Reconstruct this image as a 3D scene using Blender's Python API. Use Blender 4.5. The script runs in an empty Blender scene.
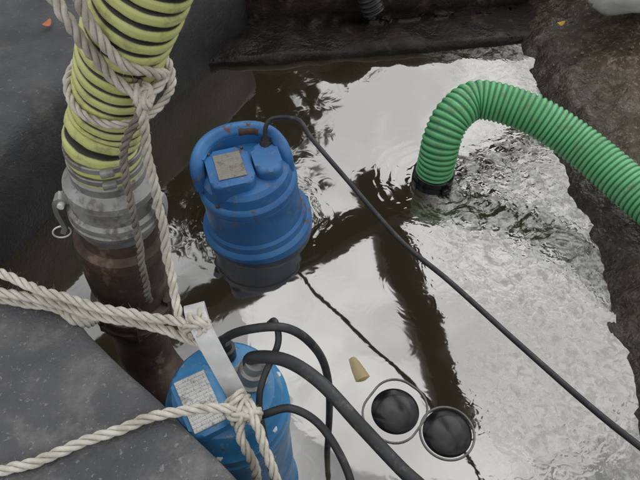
import bpy, bmesh, math, random
from mathutils import Vector, Matrix, noise as mnoise
random.seed(7)
sc=bpy.context.scene
V=Vector
# ---------------------------------------------------------------- materials
def newmat(name):
    m=bpy.data.materials.new(name); m.use_nodes=True
    nt=m.node_tree
    for n in list(nt.nodes): nt.nodes.remove(n)
    out=nt.nodes.new('ShaderNodeOutputMaterial')
    return m,nt,out
class G:
    def __init__(s,nt): s.nt=nt
    def n(s,t,**k):
        nd=s.nt.nodes.new(t)
        for a,b in k.items(): setattr(nd,a,b)
        return nd
    def l(s,a,b): s.nt.links.new(a,b)
    def pos(s):
        return s.n('ShaderNodeNewGeometry').outputs['Position']
    def obj(s):
        return s.n('ShaderNodeTexCoord').outputs['Object']
    def noise(s,vec,scale,detail=6,rough=.6,dist=0):
        n=s.n('ShaderNodeTexNoise'); n.inputs['Scale'].default_value=scale
        n.inputs['Detail'].default_value=min(detail,3.5); n.inputs['Roughness'].default_value=rough
        n.inputs['Distortion'].default_value=dist
        s.l(vec,n.inputs['Vector']); return n.outputs['Fac']
    def ramp(s,fac,a,b,lo=0.,hi=1.):
        n=s.n('ShaderNodeMapRange'); n.interpolation_type='SMOOTHSTEP'
        n.inputs['From Min'].default_value=a; n.inputs['From Max'].default_value=b
        n.inputs['To Min'].default_value=lo; n.inputs['To Max'].default_value=hi
        s.l(fac,n.inputs['Value']); return n.outputs['Result']
    def mix(s,fac,a,b):
        n=s.n('ShaderNodeMix',data_type='RGBA')
        for sock,val in ((n.inputs[0],fac),(n.inputs[6],a),(n.inputs[7],b)):
            if isinstance(val,(int,float)): sock.default_value=val
            elif isinstance(val,tuple): sock.default_value=(*val,1)
            else: s.l(val,sock)
        return n.outputs[2]
    def math(s,op,a,b=0.,c=None):
        n=s.n('ShaderNodeMath',operation=op)
        for i,val in enumerate((a,b,c)):
            if val is None: continue
            if isinstance(val,(int,float)): n.inputs[i].default_value=val
            else: s.l(val,n.inputs[i])
        return n.outputs[0]
    def bump(s,h,strength,dist,nrm=None):
        n=s.n('ShaderNodeBump'); n.inputs['Strength'].default_value=strength
        n.inputs['Distance'].default_value=dist; s.l(h,n.inputs['Height'])
        if nrm: s.l(nrm,n.inputs['Normal'])
        return n.outputs['Normal']
    def bsdf(s,out,col,rough,metal=0.,normal=None,spec=.5,coat=0):
        b=s.n('ShaderNodeBsdfPrincipled')
        for k,val in (('Base Color',col),('Roughness',rough),('Metallic',metal),('Specular IOR Level',spec),('Coat Weight',coat)):
            if isinstance(val,(int,float)): b.inputs[k].default_value=val
            elif isinstance(val,tuple): b.inputs[k].default_value=(*val,1)
            else: s.l(val,b.inputs[k])
        if normal: s.l(normal,b.inputs['Normal'])
        s.l(b.outputs[0],out.inputs['Surface']); return b
def dirty(name,c1,c2,c3=None,scale=8,m3=(.58,.66),s3=14,rough=(.4,.7),metal=0.,bump=.3,bd=.002,bs=60,spec=.5,wet=None,c4=None,m4=(.6,.68),s4=4):
    m,nt,out=newmat(name); g=G(nt); p=g.pos()
    f=g.noise(p,scale,3,.65)
    col=g.mix(g.ramp(f,.3,.7),c1,c2)
    if c3:
        k=g.ramp(g.noise(p,s3,3.5,.75),m3[0],m3[1])
        col=g.mix(k,col,c3)
    if c4:
        k4=g.ramp(g.noise(p,s3*s4,2,.75),*m4)
        col=g.mix(k4,col,c4)
    r=g.ramp(f,.3,.7,rough[1],rough[0])
    if wet:   # darker and shinier close to the water level (wet=z height)
        sx=g.n('ShaderNodeSeparateXYZ'); g.l(p,sx.inputs[0])
        zz=g.math('ADD',sx.outputs[2],g.math('MULTIPLY',f,-.12))
        w=g.ramp(zz,-.04,wet,1,0)
        col=g.mix(w,col,g.mix(.75,col,(.006,.005,.004)))
        r=g.math('SUBTRACT',r,g.math('MULTIPLY',w,.3))
    met=metal
    if c3 and metal: met=g.math('MULTIPLY',g.math('SUBTRACT',1.,k),metal)
    nr=g.bump(g.noise(p,bs,2.5,.7),bump,bd) if bump else None
    g.bsdf(out,col,r,met,nr,spec); return m
M={}
M['blue']=dirty('blue_paint',(.022,.115,.32),(.04,.175,.41),(.12,.055,.038),scale=6,m3=(.62,.66),s3=8,rough=(.34,.58),bump=.25,bd=.0012,bs=70,c4=(.09,.16,.25),m4=(.56,.72))
M['blue2']=dirty('blue_paint_new',(.03,.18,.41),(.05,.24,.48),(.10,.07,.06),scale=9,m3=(.63,.70),s3=18,rough=(.28,.5),bump=.2,bd=.001,bs=90,c4=(.2,.28,.34))
M['iron']=dirty('rusty_iron',(.04,.026,.02),(.10,.06,.042),(.17,.115,.08),scale=12,rough=(.5,.85),bump=.6,bd=.003,bs=45)
M['silver']=dirty('cast_aluminium',(.40,.40,.39),(.25,.245,.23),(.12,.105,.09),scale=14,m3=(.50,.66),s3=22,rough=(.35,.6),metal=.6,bump=.5,bd=.0015,bs=110)
M['steel']=dirty('stainless_steel',(.78,.78,.77),(.62,.62,.61),(.34,.31,.26),scale=20,m3=(.54,.72),rough=(.35,.5),metal=.1,bump=.1,bd=.0005)
M['black']=dirty('black_rubber',(.012,.012,.013),(.03,.029,.028),(.07,.062,.05),scale=15,m3=(.62,.75),s3=30,rough=(.35,.6),bump=0)
M['cable']=dirty('cable_rubber',(.014,.015,.017),(.03,.031,.033),(.1,.09,.075),scale=18,m3=(.56,.76),s3=35,rough=(.4,.6),bump=0)
M['wet']=dirty('wet_black_rubber',(.005,.005,.006),(.012,.012,.012),None,scale=15,rough=(.12,.25),bump=.1,bd=.001,bs=40,spec=.35)
M['rim']=dirty('grey_rubber',(.12,.12,.115),(.2,.195,.185),None,scale=25,rough=(.4,.6),bump=0)
M['slab']=dirty('dark_concrete',(.066,.067,.071),(.112,.112,.114),(.155,.153,.147),scale=4,m3=(.46,.72),s3=16,rough=(.65,.85),bump=1.,bd=.004,bs=140,c4=(.20,.20,.195),m4=(.60,.72),s4=7)
M['lblock']=dirty('wet_dark_concrete',(.056,.057,.060),(.092,.093,.096),(.125,.12,.11),scale=4,m3=(.48,.72),s3=7,rough=(.6,.85),bump=.9,bd=.004,bs=80,wet=.38,c4=(.16,.16,.15),m4=(.62,.74),s4=12)
M['wall']=dirty('wet_brown_concrete',(.014,.010,.008),(.036,.026,.019),(.085,.061,.043),scale=5,m3=(.54,.70),s3=12,rough=(.6,.9),bump=.9,bd=.009,bs=30,wet=.02,spec=.3)
M['mud']=dirty('mud',(.055,.039,.026),(.115,.083,.056),(.19,.15,.108),scale=7,m3=(.48,.66),s3=18,rough=(.55,.9),bump=1.,bd=.011,bs=38,wet=.07,c4=(.24,.20,.155),m4=(.57,.70),spec=.4)
M['floor']=dirty('silt',(.03,.023,.014),(.06,.045,.026),None,scale=5,rough=(.8,.9),bump=0)
M['ground']=dirty('dirt',(.06,.045,.032),(.12,.09,.065),(.2,.17,.13),scale=1.5,s3=3,rough=(.8,.95),bump=.8,bd=.02,bs=12)
def flat(name,c,r):
    m,nt,out=newmat(name); g=G(nt); g.bsdf(out,g.mix(g.noise(g.pos(),3,0),c,tuple(x*1.6 for x in c)),r); return m
M['leaf']=flat('leaves',(.018,.030,.012),.7)
M['bark']=flat('bark',(.05,.035,.025),.9)
M['timber']=flat('painted_beam',(.035,.028,.022),.7)
M['yleaf']=flat('fallen_leaf_yellow',(.4,.24,.03),.5)
M['oleaf']=flat('fallen_leaf_orange',(.38,.10,.04),.5)
M['pebble']=flat('pebble_stone',(.11,.088,.066),.7)
M['bag']=dirty('woven_bag',(.3,.3,.29),(.42,.42,.4),(.15,.13,.1),scale=8,rough=(.7,.9),bs=200)
M['tan']=dirty('tan_plastic',(.30,.22,.10),(.38,.29,.15),(.16,.12,.06),scale=12,rough=(.3,.5),bump=0)
def ribmat(name,hi1,hi2,lo,dirt,rough):
    m,nt,out=newmat(name); g=G(nt); p=g.pos()
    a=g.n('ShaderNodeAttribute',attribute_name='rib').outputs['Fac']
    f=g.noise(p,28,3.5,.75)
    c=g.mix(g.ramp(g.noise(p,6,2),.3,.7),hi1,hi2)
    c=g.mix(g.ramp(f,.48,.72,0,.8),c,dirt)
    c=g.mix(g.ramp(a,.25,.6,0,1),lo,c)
    g.bsdf(out,c,g.ramp(f,.3,.7,rough,rough+.3),0); return m
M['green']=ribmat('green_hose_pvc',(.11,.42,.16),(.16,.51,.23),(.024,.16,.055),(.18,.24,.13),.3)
M['yellow']=ribmat('yellow_hose_pvc',(.52,.56,.17),(.62,.64,.27),(.016,.018,.012),(.28,.28,.13),.3)
def ropemat(name,c1,c2):
    m,nt,out=newmat(name); g=G(nt); p=g.pos()
    c=g.mix(g.ramp(g.noise(p,22,3.5,.7),.35,.7),c1,c2)
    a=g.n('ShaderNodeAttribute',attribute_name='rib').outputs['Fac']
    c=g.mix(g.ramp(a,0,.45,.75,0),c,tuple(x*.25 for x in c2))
    g.bsdf(out,c,.85,0,g.bump(g.noise(p,900,1,.8),.9,.0012),.2); return m
M['rope']=ropemat('rope_fibre',(.70,.66,.58),(.45,.41,.34))
M['rope2']=ropemat('rope_fibre_dirty',(.28,.25,.21),(.14,.12,.095))
def platemat(name,c,dk,sc_):
    m,nt,out=newmat(name); g=G(nt)
    co=g.obj(); b=g.n('ShaderNodeTexBrick'); g.l(co,b.inputs['Vector'])
    b.inputs['Scale'].default_value=sc_; b.inputs['Color1'].default_value=(*c,1); b.inputs['Color2'].default_value=(*[x*.9 for x in c],1)
    b.inputs['Mortar'].default_value=(*dk,1); b.inputs['Mortar Size'].default_value=.012; b.inputs['Row Height'].default_value=.42; b.inputs['Brick Width'].default_value=1.3
    sx=g.n('ShaderNodeMapping'); g.l(co,sx.inputs['Vector']); sx.inputs['Scale'].default_value=(420,300,1)
    t=g.ramp(g.noise(sx.outputs[0],1,1),.56,.62)
    sy=g.n('ShaderNodeSeparateXYZ'); g.l(co,sy.inputs[0])
    rows=g.ramp(g.math('SINE',g.math('MULTIPLY',sy.outputs[1],900.)),.0,.4)
    col=g.mix(g.math('MULTIPLY',g.math('MULTIPLY',t,rows),.65),b.outputs['Color'],dk)
    k=g.ramp(g.noise(co,40,5,.7),.50,.68,0,.75)
    col=g.mix(k,col,(.14,.10,.07))
    g.bsdf(out,col,.4,.3); return m
M['plate']=platemat('nameplate_metal',(.66,.66,.64),(.08,.08,.08),60)
M['plate_old']=platemat('old_nameplate_metal',(.30,.285,.25),(.14,.12,.10),50)
# water
def watermat():
    m,nt,out=newmat('murky_water'); g=G(nt); p=g.pos()
    sx=g.n('ShaderNodeSeparateXYZ'); g.l(p,sx.inputs[0]); X,Y=sx.outputs[0],sx.outputs[1]
    reg=g.ramp(g.math('ADD',X,g.math('MULTIPLY',g.math('SUBTRACT',1.,Y),.1)),.25,.85)
    vc=g.n('ShaderNodeVectorMath',operation='DISTANCE'); g.l(p,vc.inputs[0]); vc.inputs[1].default_value=(.68,1.22,0)
    churn=g.ramp(vc.outputs['Value'],.05,.50,1,0)
    vc2=g.n('ShaderNodeVectorMath',operation='DISTANCE'); g.l(p,vc2.inputs[0]); vc2.inputs[1].default_value=(.56,.66,0)
    churn2=g.ramp(vc2.outputs['Value'],.03,.26,1,0)
    n1=g.noise(p,3.5,1,.5); n2=g.noise(p,13,2,.5,1.); n3=g.noise(p,48,1,.6,1.)
    h=g.math('MULTIPLY',n1,.55)
    h=g.math('ADD',h,g.math('MULTIPLY',n2,g.math('ADD',.045,g.math('ADD',g.math('MULTIPLY',reg,.17),g.math('MULTIPLY',churn,.40)))))
    h=g.math('ADD',h,g.math('MULTIPLY',n3,g.math('ADD',g.math('ADD',g.math('MULTIPLY',reg,.06),g.math('MULTIPLY',churn2,.05)),g.math('MULTIPLY',churn,.16))))
    vd=g.n('ShaderNodeVectorMath',operation='DISTANCE'); g.l(p,vd.inputs[0]); vd.inputs[1].default_value=(.375,1.427,0)
    dd=g.math('ADD',vd.outputs['Value'],g.math('MULTIPLY',n2,.05))
    ring=g.math('MULTIPLY',g.math('SINE',g.math('MULTIPLY',dd,170.)),g.ramp(vd.outputs['Value'],.06,.30,.022,0))
    h=g.math('ADD',h,ring)
    vp=g.n('ShaderNodeVectorMath',operation='DISTANCE'); g.l(p,vp.inputs[0]); vp.inputs[1].default_value=(-.195,1.25,0)
    ring2=g.math('MULTIPLY',g.math('SINE',g.math('MULTIPLY',g.math('ADD',vp.outputs['Value'],g.math('MULTIPLY',n2,.06)),190.)),g.ramp(vp.outputs['Value'],.16,.30,.012,0))
    h=g.math('ADD',h,ring2)
    nr=g.bump(h,1.,.006)
    gl=g.n('ShaderNodeBsdfGlossy'); gl.inputs['Roughness'].default_value=.035; gl.inputs['Color'].default_value=(1,.995,.98,1); g.l(nr,gl.inputs['Normal'])
    tr=g.n('ShaderNodeBsdfTransparent'); tr.inputs['Color'].default_value=(.34,.31,.20,1)
    df=g.n('ShaderNodeBsdfDiffuse'); df.inputs['Color'].default_value=(.046,.036,.021,1)
    body=g.n('ShaderNodeMixShader'); body.inputs[0].default_value=.66; g.l(tr.outputs[0],body.inputs[1]); g.l(df.outputs[0],body.inputs[2])
    fr=g.n('ShaderNodeFresnel'); fr.inputs['IOR'].default_value=1.33; g.l(nr,fr.inputs['Normal'])
    fac=g.math('MINIMUM',g.math('ADD',.155,fr.outputs[0]),.95)
    w=g.n('ShaderNodeMixShader'); g.l(fac,w.inputs[0]); g.l(body.outputs[0],w.inputs[1]); g.l(gl.outputs[0],w.inputs[2])
    # foam: swirling streaks and bubbles
    big=g.noise(p,4,2,.6)
    r2=g.ramp(g.math('ADD',g.math('ADD',X,g.math('MULTIPLY',big,.55)),g.math('ADD',g.math('MULTIPLY',churn,.75),g.math('MULTIPLY',churn2,.35))),.66,1.10)
    st=g.ramp(g.noise(p,9,3.5,.8,3.0),.42,.56)
    vo=g.n('ShaderNodeTexVoronoi'); vo.feature='DISTANCE_TO_EDGE'; vo.inputs['Scale'].default_value=110; g.l(p,vo.inputs['Vector'])
    bub=g.ramp(vo.outputs['Distance'],.02,.14,1,0)
    fo=g.math('MULTIPLY',g.math('MULTIPLY',r2,st),g.math('ADD',g.math('ADD',.50,g.math('MULTIPLY',churn,.32)),g.math('MULTIPLY',bub,.3)))
    edge=g.ramp(g.math('ADD',X,g.math('MULTIPLY',g.noise(p,9,3.5,.7,1),.22)),.78,.95)
    fo=g.math('MAXIMUM',fo,g.math('MULTIPLY',edge,g.ramp(g.noise(p,20,3.5,.8),.38,.60,.05,.8)))
    fo=g.math('MINIMUM',fo,.92)
    fd=g.n('ShaderNodeBsdfDiffuse'); g.l(g.mix(g.ramp(n3,.35,.65),(.36,.345,.31),(.60,.59,.56)),fd.inputs['Color']); g.l(nr,fd.inputs['Normal'])
    f=g.n('ShaderNodeMixShader'); g.l(fo,f.inputs[0]); g.l(w.outputs[0],f.inputs[1]); g.l(fd.outputs[0],f.inputs[2])
    g.l(f.outputs[0],out.inputs['Surface']); return m
M['water']=watermat()
# ---------------------------------------------------------------- mesh helpers
def empty(name):
    e=bpy.data.objects.new(name,None); sc.collection.objects.link(e); e.empty_display_size=.05; return e
def fin(bm,name,mat,parent=None,smooth=True,ang=.6):
    bmesh.ops.recalc_face_normals(bm,faces=bm.faces)
    for f in bm.faces: f.smooth=smooth
    if smooth:
        for e in bm.edges:
            if len(e.link_faces)==2 and e.calc_face_angle(0)>ang: e.smooth=False
    me=bpy.data.meshes.new(name); bm.to_mesh(me); bm.free()
    o=bpy.data.objects.new(name,me); sc.collection.objects.link(o)
    if mat: me.materials.append(M[mat] if isinstance(mat,str) else mat)
    if parent: o.parent=parent
    return o
def smoothpath(pts,step):
    P=[V(p) for p in pts]; P=[2*P[0]-P[1]]+P+[2*P[-1]-P[-2]]; dense=[]
    for i in range(1,len(P)-2):
        a,b,c,d=P[i-1:i+3]
        for k in range(24):
            t=k/24; dense.append(.5*((2*b)+(c-a)*t+(2*a-5*b+4*c-d)*t*t+(3*b-a-3*c+d)*t**3))
    dense.append(P[-2])
    out=[dense[0]]; acc=0; L=0
    for i in range(1,len(dense)):
        seg=(dense[i]-dense[i-1]).length
        if seg<1e-9: continue
        while acc+seg>=step:
            r=(step-acc)/seg; dense[i-1]=dense[i-1].lerp(dense[i],r); out.append(dense[i-1].copy())
            seg=(dense[i]-dense[i-1]).length; acc=0
            if seg<1e-9: break
        acc+=seg
    return out
def frames(path):
    T=[(path[min(i+1,len(path)-1)]-path[max(i-1,0)]).normalized() for i in range(len(path))]
    u=T[0].orthogonal().normalized(); F=[]
    for t in T:
        u=(u-t*u.dot(t)).normalized(); F.append((t,u,t.cross(u)))
    return F
def sweep(name,path,rad,segs,mat,parent,ribf=None,cap=True,F=None,ang=1.2):
    bm=bmesh.new(); lay=bm.verts.layers.float.new('rib'); F=F or frames(path)
    s=0; rings=[]
    for i,p in enumerate(path):
        if i: s+=(p-path[i-1]).length
        t,u,w=F[i]; ring=[]
        for k in range(segs):
            th=2*math.pi*k/segs
            r,rb=(rad,1.) if not callable(rad) else rad(i,s,th)
            v=bm.verts.new(p+(u*math.cos(th)+w*math.sin(th))*r); v[lay]=rb; ring.append(v)
        rings.append(ring)
    for a,b in zip(rings,rings[1:]):
        for k in range(segs): bm.faces.new((a[k],a[(k+1)%segs],b[(k+1)%segs],b[k]))
    if cap:
        bm.faces.new(rings[0][::-1]); bm.faces.new(rings[-1])
    return fin(bm,name,mat,parent,ang=ang)
def rope(name,pts,R,parent,mat='rope',step=None,wob=.0015,fuzz=True):
    step=step or R*.45
    c=smoothpath(pts,step)
    c=[p+V((mnoise.noise(p*25),mnoise.noise(p*25+V((9,0,0))),mnoise.noise(p*25+V((0,7,0)))))*wob*2 for p in c]
    F=frames(c); bm=bmesh.new(); lay=bm.verts.layers.float.new('rib'); segs=8; pitch=R*7.5
    for j in range(3):
        rings=[]; s=0
        for i,p in enumerate(c):
            if i: s+=(p-c[i-1]).length
            t,u,w=F[i]; a=2*math.pi*(s/pitch+j/3)
            ctr=p+(u*math.cos(a)+w*math.sin(a))*R*.52
            ring=[]
            for k in range(segs):
                th=2*math.pi*k/segs; d=(u*math.cos(th)+w*math.sin(th))
                v=bm.verts.new(ctr+d*R*.53*(1+.12*mnoise.noise(ctr*300+d*2)));
                v[lay]=max(0,min(1,((v.co-p).length/R-.45)/.6)); ring.append(v)
            rings.append(ring)
        for a_,b_ in zip(rings,rings[1:]):
            for k in range(segs): bm.faces.new((a_[k],a_[(k+1)%segs],b_[(k+1)%segs],b_[k]))
        bm.faces.new(rings[0][::-1]); bm.faces.new(rings[-1])
    if fuzz:
        for q in range(int(len(c)*1.8)):
            i=random.randrange(len(c)); t,u,w=F[i]; th=random.random()*6.28; d=u*math.cos(th)+w*math.sin(th)
            a=c[i]+d*R*.85; b=a+(d*.6+t*random.uniform(-1,1)+V((random.uniform(-.4,.4),)*3))*R*random.uniform(.5,1.4)
            sd=t.cross(d)*.00024
            vs=[bm.verts.new(x) for x in (a-sd,a+sd,b+sd*.3,b-sd*.3)]
            for v in vs: v[lay]=1
            bm.faces.new(vs)
    return fin(bm,name,mat,parent,ang=3)
def lathe(name,prof,o,ax,mat,parent,segs=64,ang=.5,sq=None):
    bm=bmesh.new(); ax=V(ax).normalized(); u=ax.orthogonal().normalized(); w=ax.cross(u); rings=[]
    for s,r in prof:
        rings.append([bm.verts.new(V(o)+ax*s+(u*math.cos(2*math.pi*k/segs)+w*math.sin(2*math.pi*k/segs))*max(r,1e-4)) for k in range(segs)])
    for a,b in zip(rings,rings[1:]):
        for k in range(segs): bm.faces.new((a[k],a[(k+1)%segs],b[(k+1)%segs],b[k]))
    bm.faces.new(rings[0][::-1]); bm.faces.new(rings[-1])
    return fin(bm,name,mat,parent,ang=ang)
def prism(name,poly,z0,z1,mat,parent=None,bev=.01,segs=3,xf=None,smooth=True):
    bm=bmesh.new(); b=[bm.verts.new((x,y,z0)) for x,y in poly]; t=[bm.verts.new((x,y,z1)) for x,y in poly]; n=len(poly)
    bm.faces.new(b[::-1]); tf=bm.faces.new(t)
    for i in range(n): bm.faces.new((b[i],b[(i+1)%n],t[(i+1)%n],t[i]))
    if bev: bmesh.ops.bevel(bm,geom=[e for e in bm.edges if (e.verts[0] in t and e.verts[1] in t)],offset=bev,segments=segs,affect='EDGES',profile=.5)
    if xf is not None: bmesh.ops.transform(bm,matrix=xf,verts=bm.verts)
    return fin(bm,name,mat,parent,smooth=smooth,ang=.7)
def box(name,sx,sy,sz,xf,mat,parent,bev=.003,segs=2,allb=True):
    bm=bmesh.new(); bmesh.ops.create_cube(bm,size=1); bmesh.ops.scale(bm,vec=(sx,sy,sz),verts=bm.verts)
    if bev: bmesh.ops.bevel(bm,geom=bm.edges[:],offset=bev,segments=segs,affect='EDGES',profile=.5)
    o=fin(bm,name,mat,parent); o.matrix_world=xf; return o
def strip(name,pts,side,w,th,mat,parent):
    c=smoothpath(pts,.006); bm=bmesh.new(); rings=[]; side=V(side).normalized()
    for i,p in enumerate(c):
        t=(c[min(i+1,len(c)-1)]-c[max(i-1,0)]).normalized(); s=(side-t*side.dot(t)).normalized(); n=t.cross(s)
        rings.append([bm.verts.new(p+s*a*w/2+n*b*th/2) for a,b in((-1,-1),(1,-1),(1,1),(-1,1))])
    for a,b in zip(rings,rings[1:]):
        for k in range(4): bm.faces.new((a[k],a[(k+1)%4],b[(k+1)%4],b[k]))
    bm.faces.new(rings[0][::-1]); bm.faces.new(rings[-1]); return fin(bm,name,mat,parent,ang=.5)
def TR(loc,rz=0,rx=0,ry=0): return Matrix.Translation(loc)@Matrix.Rotation(rz,4,'Z')@Matrix.Rotation(ry,4,'Y')@Matrix.Rotation(rx,4,'X')
# ---------------------------------------------------------------- setting
def sheet(name,x0,x1,y0,y1,z,mat):
    bm=bmesh.new(); bm.faces.new([bm.verts.new(p) for p in((x0,y0,z),(x1,y0,z),(x1,y1,z),(x0,y1,z))]); return fin(bm,name,mat)
sheet('water',-1.9,1.6,-.4,2.9,0,'water')
sheet('pit_floor',-1.9,1.6,-.4,2.9,-.5,'floor')
gr=empty('ground')
for n,a in (('ground_far',(-300,300,2.85,300)),('ground_right',(1.9,300,-1.9,2.85)),('ground_left',(-300,-1.85,-1.9,2.85)),('ground_near',(-300,300,-300,-1.9))):
    o=sheet(n,*a,.2,'ground'); o.parent=gr
def rough_prism(name,poly,z0,z1,mat,bev,amp,cuts=.05,freq=6):
    """block whose top edge is rounded and whose faces are slightly uneven: built as contour rings"""
    bm=bmesh.new(); P=[V((x,y,0)) for x,y in poly]; n=len(P)
    out=[]; nor=[]
    for i in range(n):
        a,b,c=P[i],P[(i+1)%n],P[(i+2)%n]
        k=max(1,int((b-a).length/cuts)) if (b-a).length<4 else 60
        e=(b-a).normalized(); en=V((e.y,-e.x,0))
        for j in range(k): out.append(a.lerp(b,j/k)); nor.append(en)
    m=len(out); nn=[((nor[i]+nor[i-1])/max(.5,(nor[i]+nor[i-1]).length)).normalized() for i in range(m)]
    prof=[(0,z0)]+[(0,z1-bev-(z1-bev-max(z0,-.1))*k/7) for k in range(7,0,-1)]+[(bev*(1-math.cos(a)),z1-bev+bev*math.sin(a)) for a in [math.pi/2*k/7 for k in range(8)]]
    prof+=[(bev+d,z1) for d in (.02,.05,.09,.13,.18)]
    rings=[[bm.verts.new(V((p.x,p.y,z))-nm*d) for p,nm in zip(out,nn)] for d,z in prof]
    for a,b in zip(rings,rings[1:]):
        for i in range(m): bm.faces.new((a[i],a[(i+1)%m],b[(i+1)%m],b[i]))
    top=bm.faces.new(rings[-1])
    bmesh.ops.recalc_face_normals(bm,faces=bm.faces); bm.normal_update()
    for v in bm.verts:
        q=mnoise.fractal(v.co*freq,.8,2.,5); v.co+=v.normal*q*amp
    bmesh.ops.triangulate(bm,faces=[top])
    return fin(bm,name,mat,ang=3)
rough_prism('concrete_slab',[(-2,-2),(1.9,-2),(1.9,-.05),(.4,.0),(.06,.10),(-.11,.265),(-.39,.515),(-.42,.545),(-.48,.568),(-.66,.595),(-2,.64)],-.45,.6,'slab',.018,.004,.03,7)
rough_prism('pit_wall',[(-1.5,.1),(-.96,1.075),(-.30,2.29),(-1.0,2.9),(-2.3,2.9),(-2.3,.1)],-.5,.37,'lblock',.07,.010,.04,4)
rough_prism('concrete_ledge',[(-.62,2.012),(.0,2.085),(.5,2.15),(.868,2.205),(1.2,2.27),(1.2,2.60),(-.62,2.45)],-.5,.035,'wall',.025,.014,.03,9)
rough_prism('concrete_wall',[(-.62,2.30),(.0,2.355),(.5,2.40),(1.0,2.45),(1.9,2.5),(1.9,3.0),(-.62,3.0)],-.5,.27,'wall',.05,.02,.035,8)
# muddy right bank: uneven slope
bm=bmesh.new(); NX,NY=120,190; gv=[]
for j in range(NY):
    y=-.35+3.25*j/(NY-1); row=[]
    for i in range(NX):
        x=.62+1.38*(i/(NX-1)); wl=.835-.05*max(0,(.9-y))+.03*mnoise.noise(V((y*3,0,0)))+.014*mnoise.noise(V((y*14,3,0)))
        s=(x-wl); z=(s*1.0 if s<0 else .035*min(1,s/.08)+.17*min(1,s/.9))
        p=V((x,y,0)); z+=.022*mnoise.fractal(p*7,.8,2,5)+.012*max(0,mnoise.noise(p*28))*(s>-.05)+.004*mnoise.noise(p*60)
        row.append(bm.verts.new((x,y,max(z,-.5))))
    gv.append(row)
for j in range(NY-1):
    for i in range(NX-1): bm.faces.new((gv[j][i],gv[j][i+1],gv[j+1][i+1],gv[j+1][i]))
fin(bm,'mud_bank','mud',ang=3)
bm=bmesh.new()
for q in range(170):
    x=.87+.8*random.random()**1.3; y=random.uniform(.2,2.1); r=random.uniform(.003,.008)
    z=.04+.17*max(0,min(1,(x-.83)/.9))
    mt=Matrix.Translation((x,y,z))@Matrix.Rotation(random.random()*6,4,'Z')@Matrix.Diagonal((1,random.uniform(.6,1),random.uniform(.4,.7),1))
    vs=bmesh.ops.create_icosphere(bm,subdivisions=2,radius=r,matrix=mt)['verts']
    for v in vs: v.co+=V((1,1,1))*r*.25*mnoise.noise(v.co*80)
fin(bm,'pebbles','pebble',ang=3)
# tree behind-left (out of view, added for the dark reflection in the water)
tr=empty('unseen_tree'); tb=V((-1.55,6.0,.2))
def taper(name,a,b,r0,r1,mat,parent):
    path=smoothpath([a,V(a).lerp(V(b),.5)+V((random.uniform(-.08,.08),random.uniform(-.08,.08),0)),b],.1); n=len(path)
    sweep(name,path,lambda i,s,th:(r0+(r1-r0)*i/n,1),10,mat,parent)
taper('trunk',tb,tb+V((.1,0,2.6)),.2,.12,'bark',tr)
tips=[]
for q in range(11):
    a=q*.9; e=V((math.cos(a)*random.uniform(.9,1.7),math.sin(a)*random.uniform(.9,1.6),random.uniform(.4,2.9)))
    st=tb+V((.08,0,1.4+q*.12)); taper('limb_%d'%q,st,st+e,.07,.02,'bark',tr); tips+=[st+e,st+e*.6]
tips+=[tb+V((0,0,3.2)),tb+V((.2,0,4.6)),tb+V((.1,-.2,3.8)),tb+V((-.3,-.2,5.0)),tb+V((.7,-.2,3.4))]
bm=bmesh.new()
for q in range(3800):
    c=random.choice(tips)+V((random.gauss(0,.38),random.gauss(0,.38),random.gauss(0,.34)))
    r=random.uniform(.10,.17); mt=Matrix.Translation(c)@Matrix.Rotation(random.random()*6.3,4,'Z')@Matrix.Rotation(random.random()*3,4,'X')
    bm.faces.new([bm.verts.new(mt@V(p)) for p in((-r,0,0),(0,-r*.5,0),(r,0,.01),(0,r*.5,0))])
fin(bm,'leaves','leaf',tr,smooth=False)
bm=bmesh.new()
for q in range(2000):
    c=V((random.uniform(-9,.4),random.gauss(8.3,.4),.2+2.6*random.random()**1.1))
    r=random.uniform(.18,.28); mt=Matrix.Translation(c)@Matrix.Rotation(random.random()*6.3,4,'Z')@Matrix.Rotation(random.random()*3,4,'X')
    bm.faces.new([bm.verts.new(mt@V(p)) for p in((-r,0,0),(0,-r*.6,0),(r,0,.01),(0,r*.6,0))])
fin(bm,'unseen_hedge','leaf',smooth=False)  # out of view, added to darken the low part of the reflection
# unseen overhead beams, added for the dark bands mirrored in the water
ga=empty('unseen_beams')
def beam(name,a,b,w,h,mat,parent):
    a=V(a);b=V(b);d=b-a; m=Matrix.Translation((a+b)/2)@d.to_track_quat('X','Z').to_matrix().to_4x4()
    return box(name,d.length,w,h,m,mat,parent,bev=.01)
beam('cross_beam',(-2.3,1.33,2.2),(2.9,4.7,2.2),.20,.2,'timber',ga)
beam('jib_beam',(.40,3.75,2.42),(.90,1.45,2.42),.22,.2,'timber',ga)
for i,(x,y) in enumerate(((-2.25,1.36),(2.85,4.67))): beam('post_%d'%(i+1),(x,y,.2),(x,y,2.09),.16,.16,'timber',ga)
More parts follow.
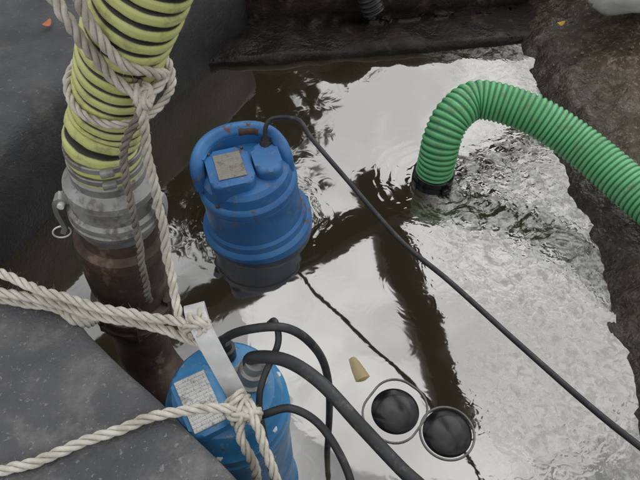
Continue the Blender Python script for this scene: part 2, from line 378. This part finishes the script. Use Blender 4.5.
# ---------------------------------------------------------------- main pump
p1=empty('submersible_pump'); C=V((-.193,1.25,-.040)); ax=V((-.085,0,1)).normalized()
def at(x,y,z): return C+ax*z+V((x,y,0))
lathe('motor_housing',[(-.45,.16),(-.03,.164),(-.02,.171),(.060,.172),(.066,.167),(.072,.159),(.092,.156),(.100,.148),(.19,.142),(.205,.144),(.212,.140)],C,ax,'blue',p1,96)
lathe('top_cover',[(.208,.142),(.213,.146),(.230,.146),(.238,.141),(.242,.134),(.272,.128),(.284,.116),(.288,.09),(.288,.0)],C,ax,'blue',p1,96)
def rpoly(w,h,r,n=5):
    out=[]
    for cx,cy,a0 in((w/2-r,h/2-r,0),(-w/2+r,h/2-r,90),(-w/2+r,-h/2+r,180),(w/2-r,-h/2+r,270)):
        for k in range(n+1):
            a=math.radians(a0+90*k/n); out.append((cx+r*math.cos(a),cy+r*math.sin(a)))
    return out
rz=math.radians(17)
prism('terminal_box',rpoly(.125,.155,.03),-.03,.026,'blue',p1,bev=.010,segs=4,xf=TR(at(-.035,-.035,.29),rz,math.radians(-3)))
prism('cable_housing',rpoly(.078,.13,.036),-.05,.040,'blue',p1,bev=.016,segs=5,xf=TR(at(.066,.0,.285),rz))
o=box('nameplate',.078,.105,.002,TR(at(-.033,-.03,.3182),rz,math.radians(-3)),'plate_old',p1,bev=.0008,segs=1)
for sx in(-1,1):
    for sy in(-1,1):
        q=TR(at(-.033,-.03,.314),rz)@V((sx*.048,sy*.062,0)); lathe('bolt',[(0,.005),(.004,.005),(.005,.004)],q,ax,'iron',p1,6)
hp=[at(-.122,-.045,.24),at(-.128,-.03,.285),at(-.126,.0,.310),at(-.108,.05,.322),at(-.06,.092,.328),at(.015,.110,.330),at(.07,.095,.327),at(.103,.062,.316),at(.118,.03,.29),at(.118,.02,.24)]
hc=smoothpath(hp,.006)
sweep('lifting_handle',hc,lambda i,s,th:(.0175*(1+.25*abs(math.cos(th))),1),24,'blue',p1)
strip('handle_web',[at(-.114,-.01,.285),at(-.098,.042,.285),at(-.055,.078,.288),at(.012,.096,.288),at(.07,.082,.285)],(0,0,1),.07,.012,'blue',p1)
# bare rusty wear patch on top of the handle
sweep('handle_wear',hc[int(len(hc)*.52):int(len(hc)*.66)],lambda i,s,th:(.0176*(1+.25*abs(math.cos(th)))+.0016*mnoise.noise(V((s*70,math.cos(th)*3,math.sin(th)*3))),1),24,'iron',p1)
lathe('cable_gland',[(0,.018),(.02,.018),(.022,.014),(.034,.014)],at(.062,.045,.31),(.1,.7,1),'black',p1,24)
for k in range(8):
    a=k*math.pi/4+.2; lathe('cover_bolt',[(0,.006),(.005,.006),(.007,.0045)],at(.136*math.cos(a),.136*math.sin(a),.236),ax,'iron',p1,6)
g0=at(.062,.045,.31)
cp=[g0+V((0,.01,.015)),g0+V((.004,.035,.055)),g0+V((.03,.045,.075)),(-.06,1.29,.38),(-.02,1.222,.372),(.065,1.113,.34),(.198,.938,.3),(.306,.812,.3),(.426,.63,.33),(.52,.447,.4),(.60,.29,.48),(.7,.05,.61),(.9,-.3,.62)]
cb=empty('power_cable'); sweep('cable',smoothpath(cp,.008),.0066,12,'cable',cb)
# ---------------------------------------------------------------- second pump
p2=empty('submersible_pump.001'); C2=V((-.166,.449,0)); Zx=V((0,0,1))
lathe('motor_housing',[(-.45,.115),(.0,.115),(.02,.108),(.38,.106),(.40,.112),(.425,.112),(.43,.107)],C2,Zx,'blue2',p2,72)
lathe('top_cover',[(.428,.106),(.435,.110),(.455,.110),(.462,.104),(.468,.100),(.50,.096),(.512,.088),(.516,.07),(.516,0)],C2,Zx,'blue2',p2,72)
prism('terminal_box',rpoly(.075,.125,.02),0,.022,'blue2',p2,bev=.006,xf=TR(C2+V((-.032,-.028,.51)),math.radians(28)))
box('nameplate',.054,.100,.0016,TR(C2+V((-.034,-.032,.5335)),math.radians(28)),'plate',p2,bev=.0006,segs=1)
lathe('cable_gland',[(0,.030),(.02,.030),(.022,.024),(.05,.024),(.052,.018),(.075,.018)],C2+V((.042,.018,.505)),(.25,0,1),'silver',p2,32)
lathe('cable_gland_small',[(0,.018),(.03,.018),(.032,.013),(.05,.013)],C2+V((.0,.06,.51)),(0,.1,1),'black',p2,24)
for k in range(6):
    a=k*math.pi/3+.5; lathe('cover_bolt',[(0,.0065),(.006,.0065),(.007,.005)],C2+V((.101*math.cos(a),.101*math.sin(a),.458)),Zx,'steel',p2,6)
strip('lifting_bail',[(-.128,.405,.50),(-.130,.410,.545),(-.172,.458,.662),(-.19,.49,.684),(-.203,.53,.65),(-.208,.545,.56),(-.208,.545,.50)],(1,.1,.3),.033,.004,'steel',p2)
c2=empty('power_cable.001')
sweep('thick_cable',smoothpath([(-.118,.468,.545),(-.112,.469,.585),(-.056,.45,.615),(0.,.416,.607),(.061,.356,.585),(.12,.298,.565),(.161,.249,.58),(.22,.15,.61),(.3,-.2,.62)],.008),.0110,16,'cable',c2)
sweep('cable_loop',smoothpath([(-.166,.509,.53),(-.166,.506,.575),(-.122,.5,.622),(-.056,.498,.633),(-.013,.496,.58),(.012,.514,.442),(.02,.518,.25),(.015,.52,-.2)],.008),.0075,14,'cable',c2)
sweep('thin_cable',smoothpath([(-.085,.525,.60),(-.073,.511,.63),(-.068,.481,.612),(-.091,.436,.58),(-.098,.404,.557),(-.09,.36,.52),(-.078,.318,.47),(-.06,.277,.36),(-.05,.25,.0)],.006),.0055,12,'cable',c2)
sweep('lower_cable',smoothpath([(-.10,.40,.54),(-.092,.384,.556),(-.047,.388,.572),(0,.367,.556),(.039,.314,.527),(.054,.268,.48),(.06,.22,.3),(.06,.2,0)],.007),.0066,12,'cable',c2)
# ---------------------------------------------------------------- discharge pipe + coupling + yellow hose
A=V((-.357,.734,.765)); B=V((-.444,.734,.1)); dn=(B-A).normalized()
rp=empty('discharge_pipe')
K=.93
lathe('iron_body',[(s,r*K) for s,r in [(.13,.076),(.17,.078),(.18,.092),(.205,.094),(.215,.086),(.28,.090),(.33,.086),(.36,.076),(.39,.076),(.395,.094),(.412,.094),(.416,.084),(.43,.084),(.434,.094),(.45,.094),(.455,.072),(.5,.068)]],A,dn,'iron',rp,56)
sweep('elbow',smoothpath([A+dn*.48,A+dn*.60,(-.43,.72,.09),(-.40,.69,.05),(-.34,.64,.02),(-.26,.55,-.0)],.012),.064,36,'iron',rp)
for k in range(6):
    a=k*math.pi/3; u=dn.orthogonal().normalized(); w=dn.cross(u)
    lathe('flange_bolt',[(-.012,.009),(.07,.009)],A+dn*.39+(u*math.cos(a)+w*math.sin(a))*.080,dn,'iron',rp,6)
cpg=empty('hose_coupling')
lathe('coupler_body',[(s,r*K) for s,r in [(-.005,.062),(.0,.0665),(.015,.067),(.022,.074),(.030,.083),(.042,.085),(.048,.080),(.080,.079),(.086,.086),(.096,.088),(.100,.084),(.104,.088),(.114,.087),(.12,.079),(.14,.077)]],A,dn,'silver',cpg,72)
for s0 in(-.045,-.018):
    lathe('hose_clamp',[(s0-.006,.0605),(s0-.005,.0622),(s0+.005,.0622),(s0+.006,.0605)],A,dn,'silver',cpg,64)
    box('clamp_screw',.022,.012,.012,TR(A+dn*s0+V((.02,-.063,.0)),.3),'silver',cpg)
for sg in(-1,1):
    sd=V((sg,-.25,0)).normalized(); o0=A+dn*.065
    strip('cam_lever',[o0+sd*.072,o0+sd*.092-dn*.008,o0+sd*.097+dn*.02,o0+sd*.092+dn*.065,o0+sd*.098+dn*.082],V((0,1,0)),.02,.009,'silver',cpg)
    lathe('lever_pin',[(-.018,.006),(.018,.006)],o0+sd*.084,(0,1,0),'steel',cpg,12)
    ri=[o0+sd*.102+dn*.085+sd*.016*math.cos(a)+dn*.016*math.sin(a) for a in [k*math.pi/8 for k in range(17)]]
    sweep('lever_ring',smoothpath(ri,.003),.0016,8,'steel',cpg)
yp=[A+dn*.02,A-dn*.06,(-.325,.742,.875),(-.27,.722,1.0),(-.215,.705,1.10),(-.16,.705,1.22),(-.15,.74,1.42),(-.27,.85,1.66),(-.6,1.0,1.78),(-1.1,1.15,1.6),(-1.6,1.35,1.1),(-2.0,1.6,.6),(-2.3,2.0,.45)]
pit=.0225
def yr(i,s,th):
    ph=(s/pit+th/(2*math.pi))%1.; k=.5+.5*math.cos(2*math.pi*ph); k=min(1,max(0,(k-.10)*2.2)); k=k*k*(3-2*k)
    return .0535+.006*k,k
sweep('spiral_hose',smoothpath(yp,pit/9),yr,48,'yellow',None)
# ---------------------------------------------------------------- green hose
gp=[(.365,1.43,-.3),(.372,1.428,-.1),(.376,1.427,.03),(.380,1.432,.10),(.388,1.455,.17),(.425,1.50,.225),(.503,1.535,.25),(.651,1.475,.243),(.794,1.37,.205),(.927,1.185,.18),(1.05,.95,.19),(1.2,.65,.20),(1.45,.35,.25),(1.8,0.1,.28),(2.2,-.2,.28)]
gpit=.0165
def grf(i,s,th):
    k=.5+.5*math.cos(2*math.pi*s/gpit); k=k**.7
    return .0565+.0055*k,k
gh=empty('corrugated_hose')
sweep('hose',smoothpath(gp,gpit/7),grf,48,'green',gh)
lathe('end_clamp',[(-.03,.063),(-.028,.068),(.0,.069),(.006,.065),(.012,.069),(.03,.068),(.032,.063)],(.376,1.427,.014),(0.05,0,1),'wet',gh,56)
box('clamp_screw',.03,.018,.018,TR((.376+.035,1.427-.065,.018),.5),'wet',gh)
# ---------------------------------------------------------------- ropes
r1=empty('rope')
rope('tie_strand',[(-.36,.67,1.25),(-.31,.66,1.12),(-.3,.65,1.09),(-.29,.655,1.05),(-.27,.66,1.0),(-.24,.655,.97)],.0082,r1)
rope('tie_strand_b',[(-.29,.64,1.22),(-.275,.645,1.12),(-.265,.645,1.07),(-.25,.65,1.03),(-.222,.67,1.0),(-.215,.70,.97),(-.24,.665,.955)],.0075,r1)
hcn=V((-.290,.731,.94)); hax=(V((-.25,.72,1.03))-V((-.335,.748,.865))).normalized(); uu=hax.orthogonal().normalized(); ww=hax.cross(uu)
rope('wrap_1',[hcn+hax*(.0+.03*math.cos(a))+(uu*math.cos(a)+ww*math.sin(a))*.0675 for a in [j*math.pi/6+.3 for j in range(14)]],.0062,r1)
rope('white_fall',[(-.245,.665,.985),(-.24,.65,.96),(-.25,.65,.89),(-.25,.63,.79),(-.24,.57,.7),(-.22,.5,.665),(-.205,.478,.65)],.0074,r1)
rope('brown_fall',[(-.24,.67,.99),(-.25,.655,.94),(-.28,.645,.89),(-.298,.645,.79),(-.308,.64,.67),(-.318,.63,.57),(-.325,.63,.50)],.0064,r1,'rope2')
def knot(name,c,R,r,parent,seed):
    rnd=random.Random(seed); c=V(c)
    for k in range(3):
        ax_=V((rnd.uniform(-1,1),rnd.uniform(-1,1),rnd.uniform(-.6,.6))).normalized(); u=ax_.orthogonal().normalized(); w=ax_.cross(u); o=V((rnd.uniform(-1,1),rnd.uniform(-1,1),rnd.uniform(-.3,1)))*r*.7
        rope('%s_turn_%d'%(name,k+1),[c+o+(u*math.cos(a)+w*math.sin(a))*R*(1+.15*math.sin(2*a+k))+ax_*r*1.0*(a/6.28-.5) for a in [j*math.pi/5 for j in range(12)]],r,parent)
knot('hose_knot',(-.235,.66,.965),.011,.0068,r1,3)
r2=empty('rope.001')
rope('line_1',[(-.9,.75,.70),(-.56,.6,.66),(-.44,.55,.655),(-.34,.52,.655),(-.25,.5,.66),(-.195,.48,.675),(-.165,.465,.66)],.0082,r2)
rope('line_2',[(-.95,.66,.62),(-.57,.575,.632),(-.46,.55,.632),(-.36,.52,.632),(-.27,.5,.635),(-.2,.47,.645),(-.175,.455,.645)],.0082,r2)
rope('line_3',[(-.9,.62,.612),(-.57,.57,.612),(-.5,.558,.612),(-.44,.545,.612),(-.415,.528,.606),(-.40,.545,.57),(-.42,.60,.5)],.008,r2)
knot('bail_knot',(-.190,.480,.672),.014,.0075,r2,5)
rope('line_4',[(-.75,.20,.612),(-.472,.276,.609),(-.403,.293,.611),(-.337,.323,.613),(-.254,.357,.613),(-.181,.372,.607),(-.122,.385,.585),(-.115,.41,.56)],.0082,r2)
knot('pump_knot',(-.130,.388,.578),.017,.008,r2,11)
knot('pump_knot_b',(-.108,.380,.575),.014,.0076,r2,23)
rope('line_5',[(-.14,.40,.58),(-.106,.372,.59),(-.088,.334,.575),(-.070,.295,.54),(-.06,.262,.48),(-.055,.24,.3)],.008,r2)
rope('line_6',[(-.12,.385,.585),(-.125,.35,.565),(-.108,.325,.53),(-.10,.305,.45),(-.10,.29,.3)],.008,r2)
# ---------------------------------------------------------------- small things in and around the water
def buoy(name,c,r,outline):
    """black rubber dome in a shallow flanged seat, just awash: the seat lies under the water, dome and rim break it"""
    e=empty(name)
    lathe('dome',[(-.06,r*.80),(-.01,r*.88),(.004,r*.87),(.010,r*.76),(.014,r*.5),(.0160,r*.25),(.0165,0)],(c[0],c[1],-.003),(0,0,1),'wet',e,48)
    prism('flange',outline,-.03,-.004,'black',e,bev=.001,segs=1)
    sweep('rim',[V((x,y,.0015)) for x,y in outline+outline[:1]],.0028,8,'rim',e)
    return e
pl=[(.191+x*math.cos(.9)-y*math.sin(.9),.622+x*math.sin(.9)+y*math.cos(.9)) for x,y in rpoly(.165,.145,.062,8)]
buoy('float_valve',(.191,.620),.070,pl)
buoy('float_valve',(.316,.563),.070,[(.316+.067*math.cos(a),.563+.067*math.sin(a)) for a in [2*math.pi*k/48 for k in range(48)]])
bt=empty('plastic_bottle')
lathe('bottle_body',[(-.065,.0),(-.063,.024),(-.055,.034),(.010,.036),(.030,.030),(.045,.018),(.055,.015),(.072,.015),(.074,0)],(.092,.755,-.0330),(-.35,.8,-.10),'tan',bt,28)
lathe('bottle_cap',[(.070,.018),(.090,.018),(.092,.015)],(.092,.755,-.0330),(-.35,.8,-.10),'steel',bt,24)
sandb=empty('sandbag')
bm=bmesh.new(); bmesh.ops.create_uvsphere(bm,u_segments=40,v_segments=24,radius=1)
for v in bm.verts:
    c=v.co; c.x=math.copysign(abs(c.x)**.6,c.x)*.26; c.y=math.copysign(abs(c.y)**.7,c.y)*.16; c.z=math.copysign(abs(c.z)**.8,c.z)*.07
    c+=c.normalized()*.02*mnoise.fractal(c*9,.8,2,4)
o=fin(bm,'bag',"bag",sandb,ang=3); o.matrix_world=TR((1.24,2.22,.26),.2)
cdp=empty('drain_pipe')
sweep('ribbed_tube',smoothpath([(-.12,2.7,.33),(.0,2.50,.335),(.09,2.385,.29),(.17,2.31,.20),(.22,2.29,.09)],.003),lambda i,s,th:(.042+.006*math.cos(s*2*math.pi/.021),1),24,'black',cdp)
def leaf(name,c,r,mat,rz):
    bm=bmesh.new(); n=14; cv=bm.verts.new((0,0,.004)); pts=[bm.verts.new((r*math.cos(2*math.pi*k/n),r*.55*math.sin(2*math.pi*k/n)*(1-.3*math.cos(2*math.pi*k/n)),.004*math.cos(4*math.pi*k/n))) for k in range(n)]
    for k in range(n): bm.faces.new((cv,pts[k],pts[(k+1)%n]))
    o=fin(bm,name,mat); o.matrix_world=TR(c,rz,.2); return o
leaf('fallen_leaf',(.935,2.13,.14),.018,'yleaf',.5)
leaf('fallen_leaf',(-.866,1.744,.387),.020,'oleaf',1.3)
# ---------------------------------------------------------------- light
w=bpy.data.worlds.new('World'); sc.world=w; w.use_nodes=True; nt=w.node_tree; g=G(nt)
bg=nt.nodes['Background']; sky=g.n('ShaderNodeTexSky',sky_type='NISHITA'); sky.sun_disc=False
el=math.radians(52); az=math.radians(20)      # sun set near the cloud patch brightened for the water reflection
sky.sun_elevation=el; sky.sun_rotation=az
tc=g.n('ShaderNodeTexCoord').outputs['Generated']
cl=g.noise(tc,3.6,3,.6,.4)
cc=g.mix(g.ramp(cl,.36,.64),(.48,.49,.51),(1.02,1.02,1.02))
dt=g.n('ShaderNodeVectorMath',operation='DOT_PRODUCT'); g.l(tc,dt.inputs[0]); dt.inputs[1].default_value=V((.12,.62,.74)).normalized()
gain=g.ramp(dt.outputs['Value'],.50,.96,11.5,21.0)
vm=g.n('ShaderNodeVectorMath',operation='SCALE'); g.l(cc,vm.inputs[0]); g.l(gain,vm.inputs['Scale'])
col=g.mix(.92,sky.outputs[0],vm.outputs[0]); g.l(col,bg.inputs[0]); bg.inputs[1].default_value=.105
sd=bpy.data.lights.new('sun','SUN'); sd.energy=.5; sd.angle=math.radians(40); sd.color=(1,.97,.92)
so=bpy.data.objects.new('sun',sd); sc.collection.objects.link(so)
dirn=V((math.sin(az)*math.cos(el),math.cos(az)*math.cos(el),math.sin(el)))
so.rotation_euler=dirn.to_track_quat('Z','Y').to_euler()
# ---------------------------------------------------------------- camera
cam=bpy.data.cameras.new('camera'); co=bpy.data.objects.new('camera',cam); sc.collection.objects.link(co)
cam.lens=34.59; cam.sensor_width=36; cam.clip_start=.02; cam.clip_end=2000
co.location=(0,0,1.5); co.rotation_euler=(math.radians(38),0,0); sc.camera=co
sc.view_settings.view_transform='Standard'; sc.view_settings.look='None'; sc.view_settings.exposure=0
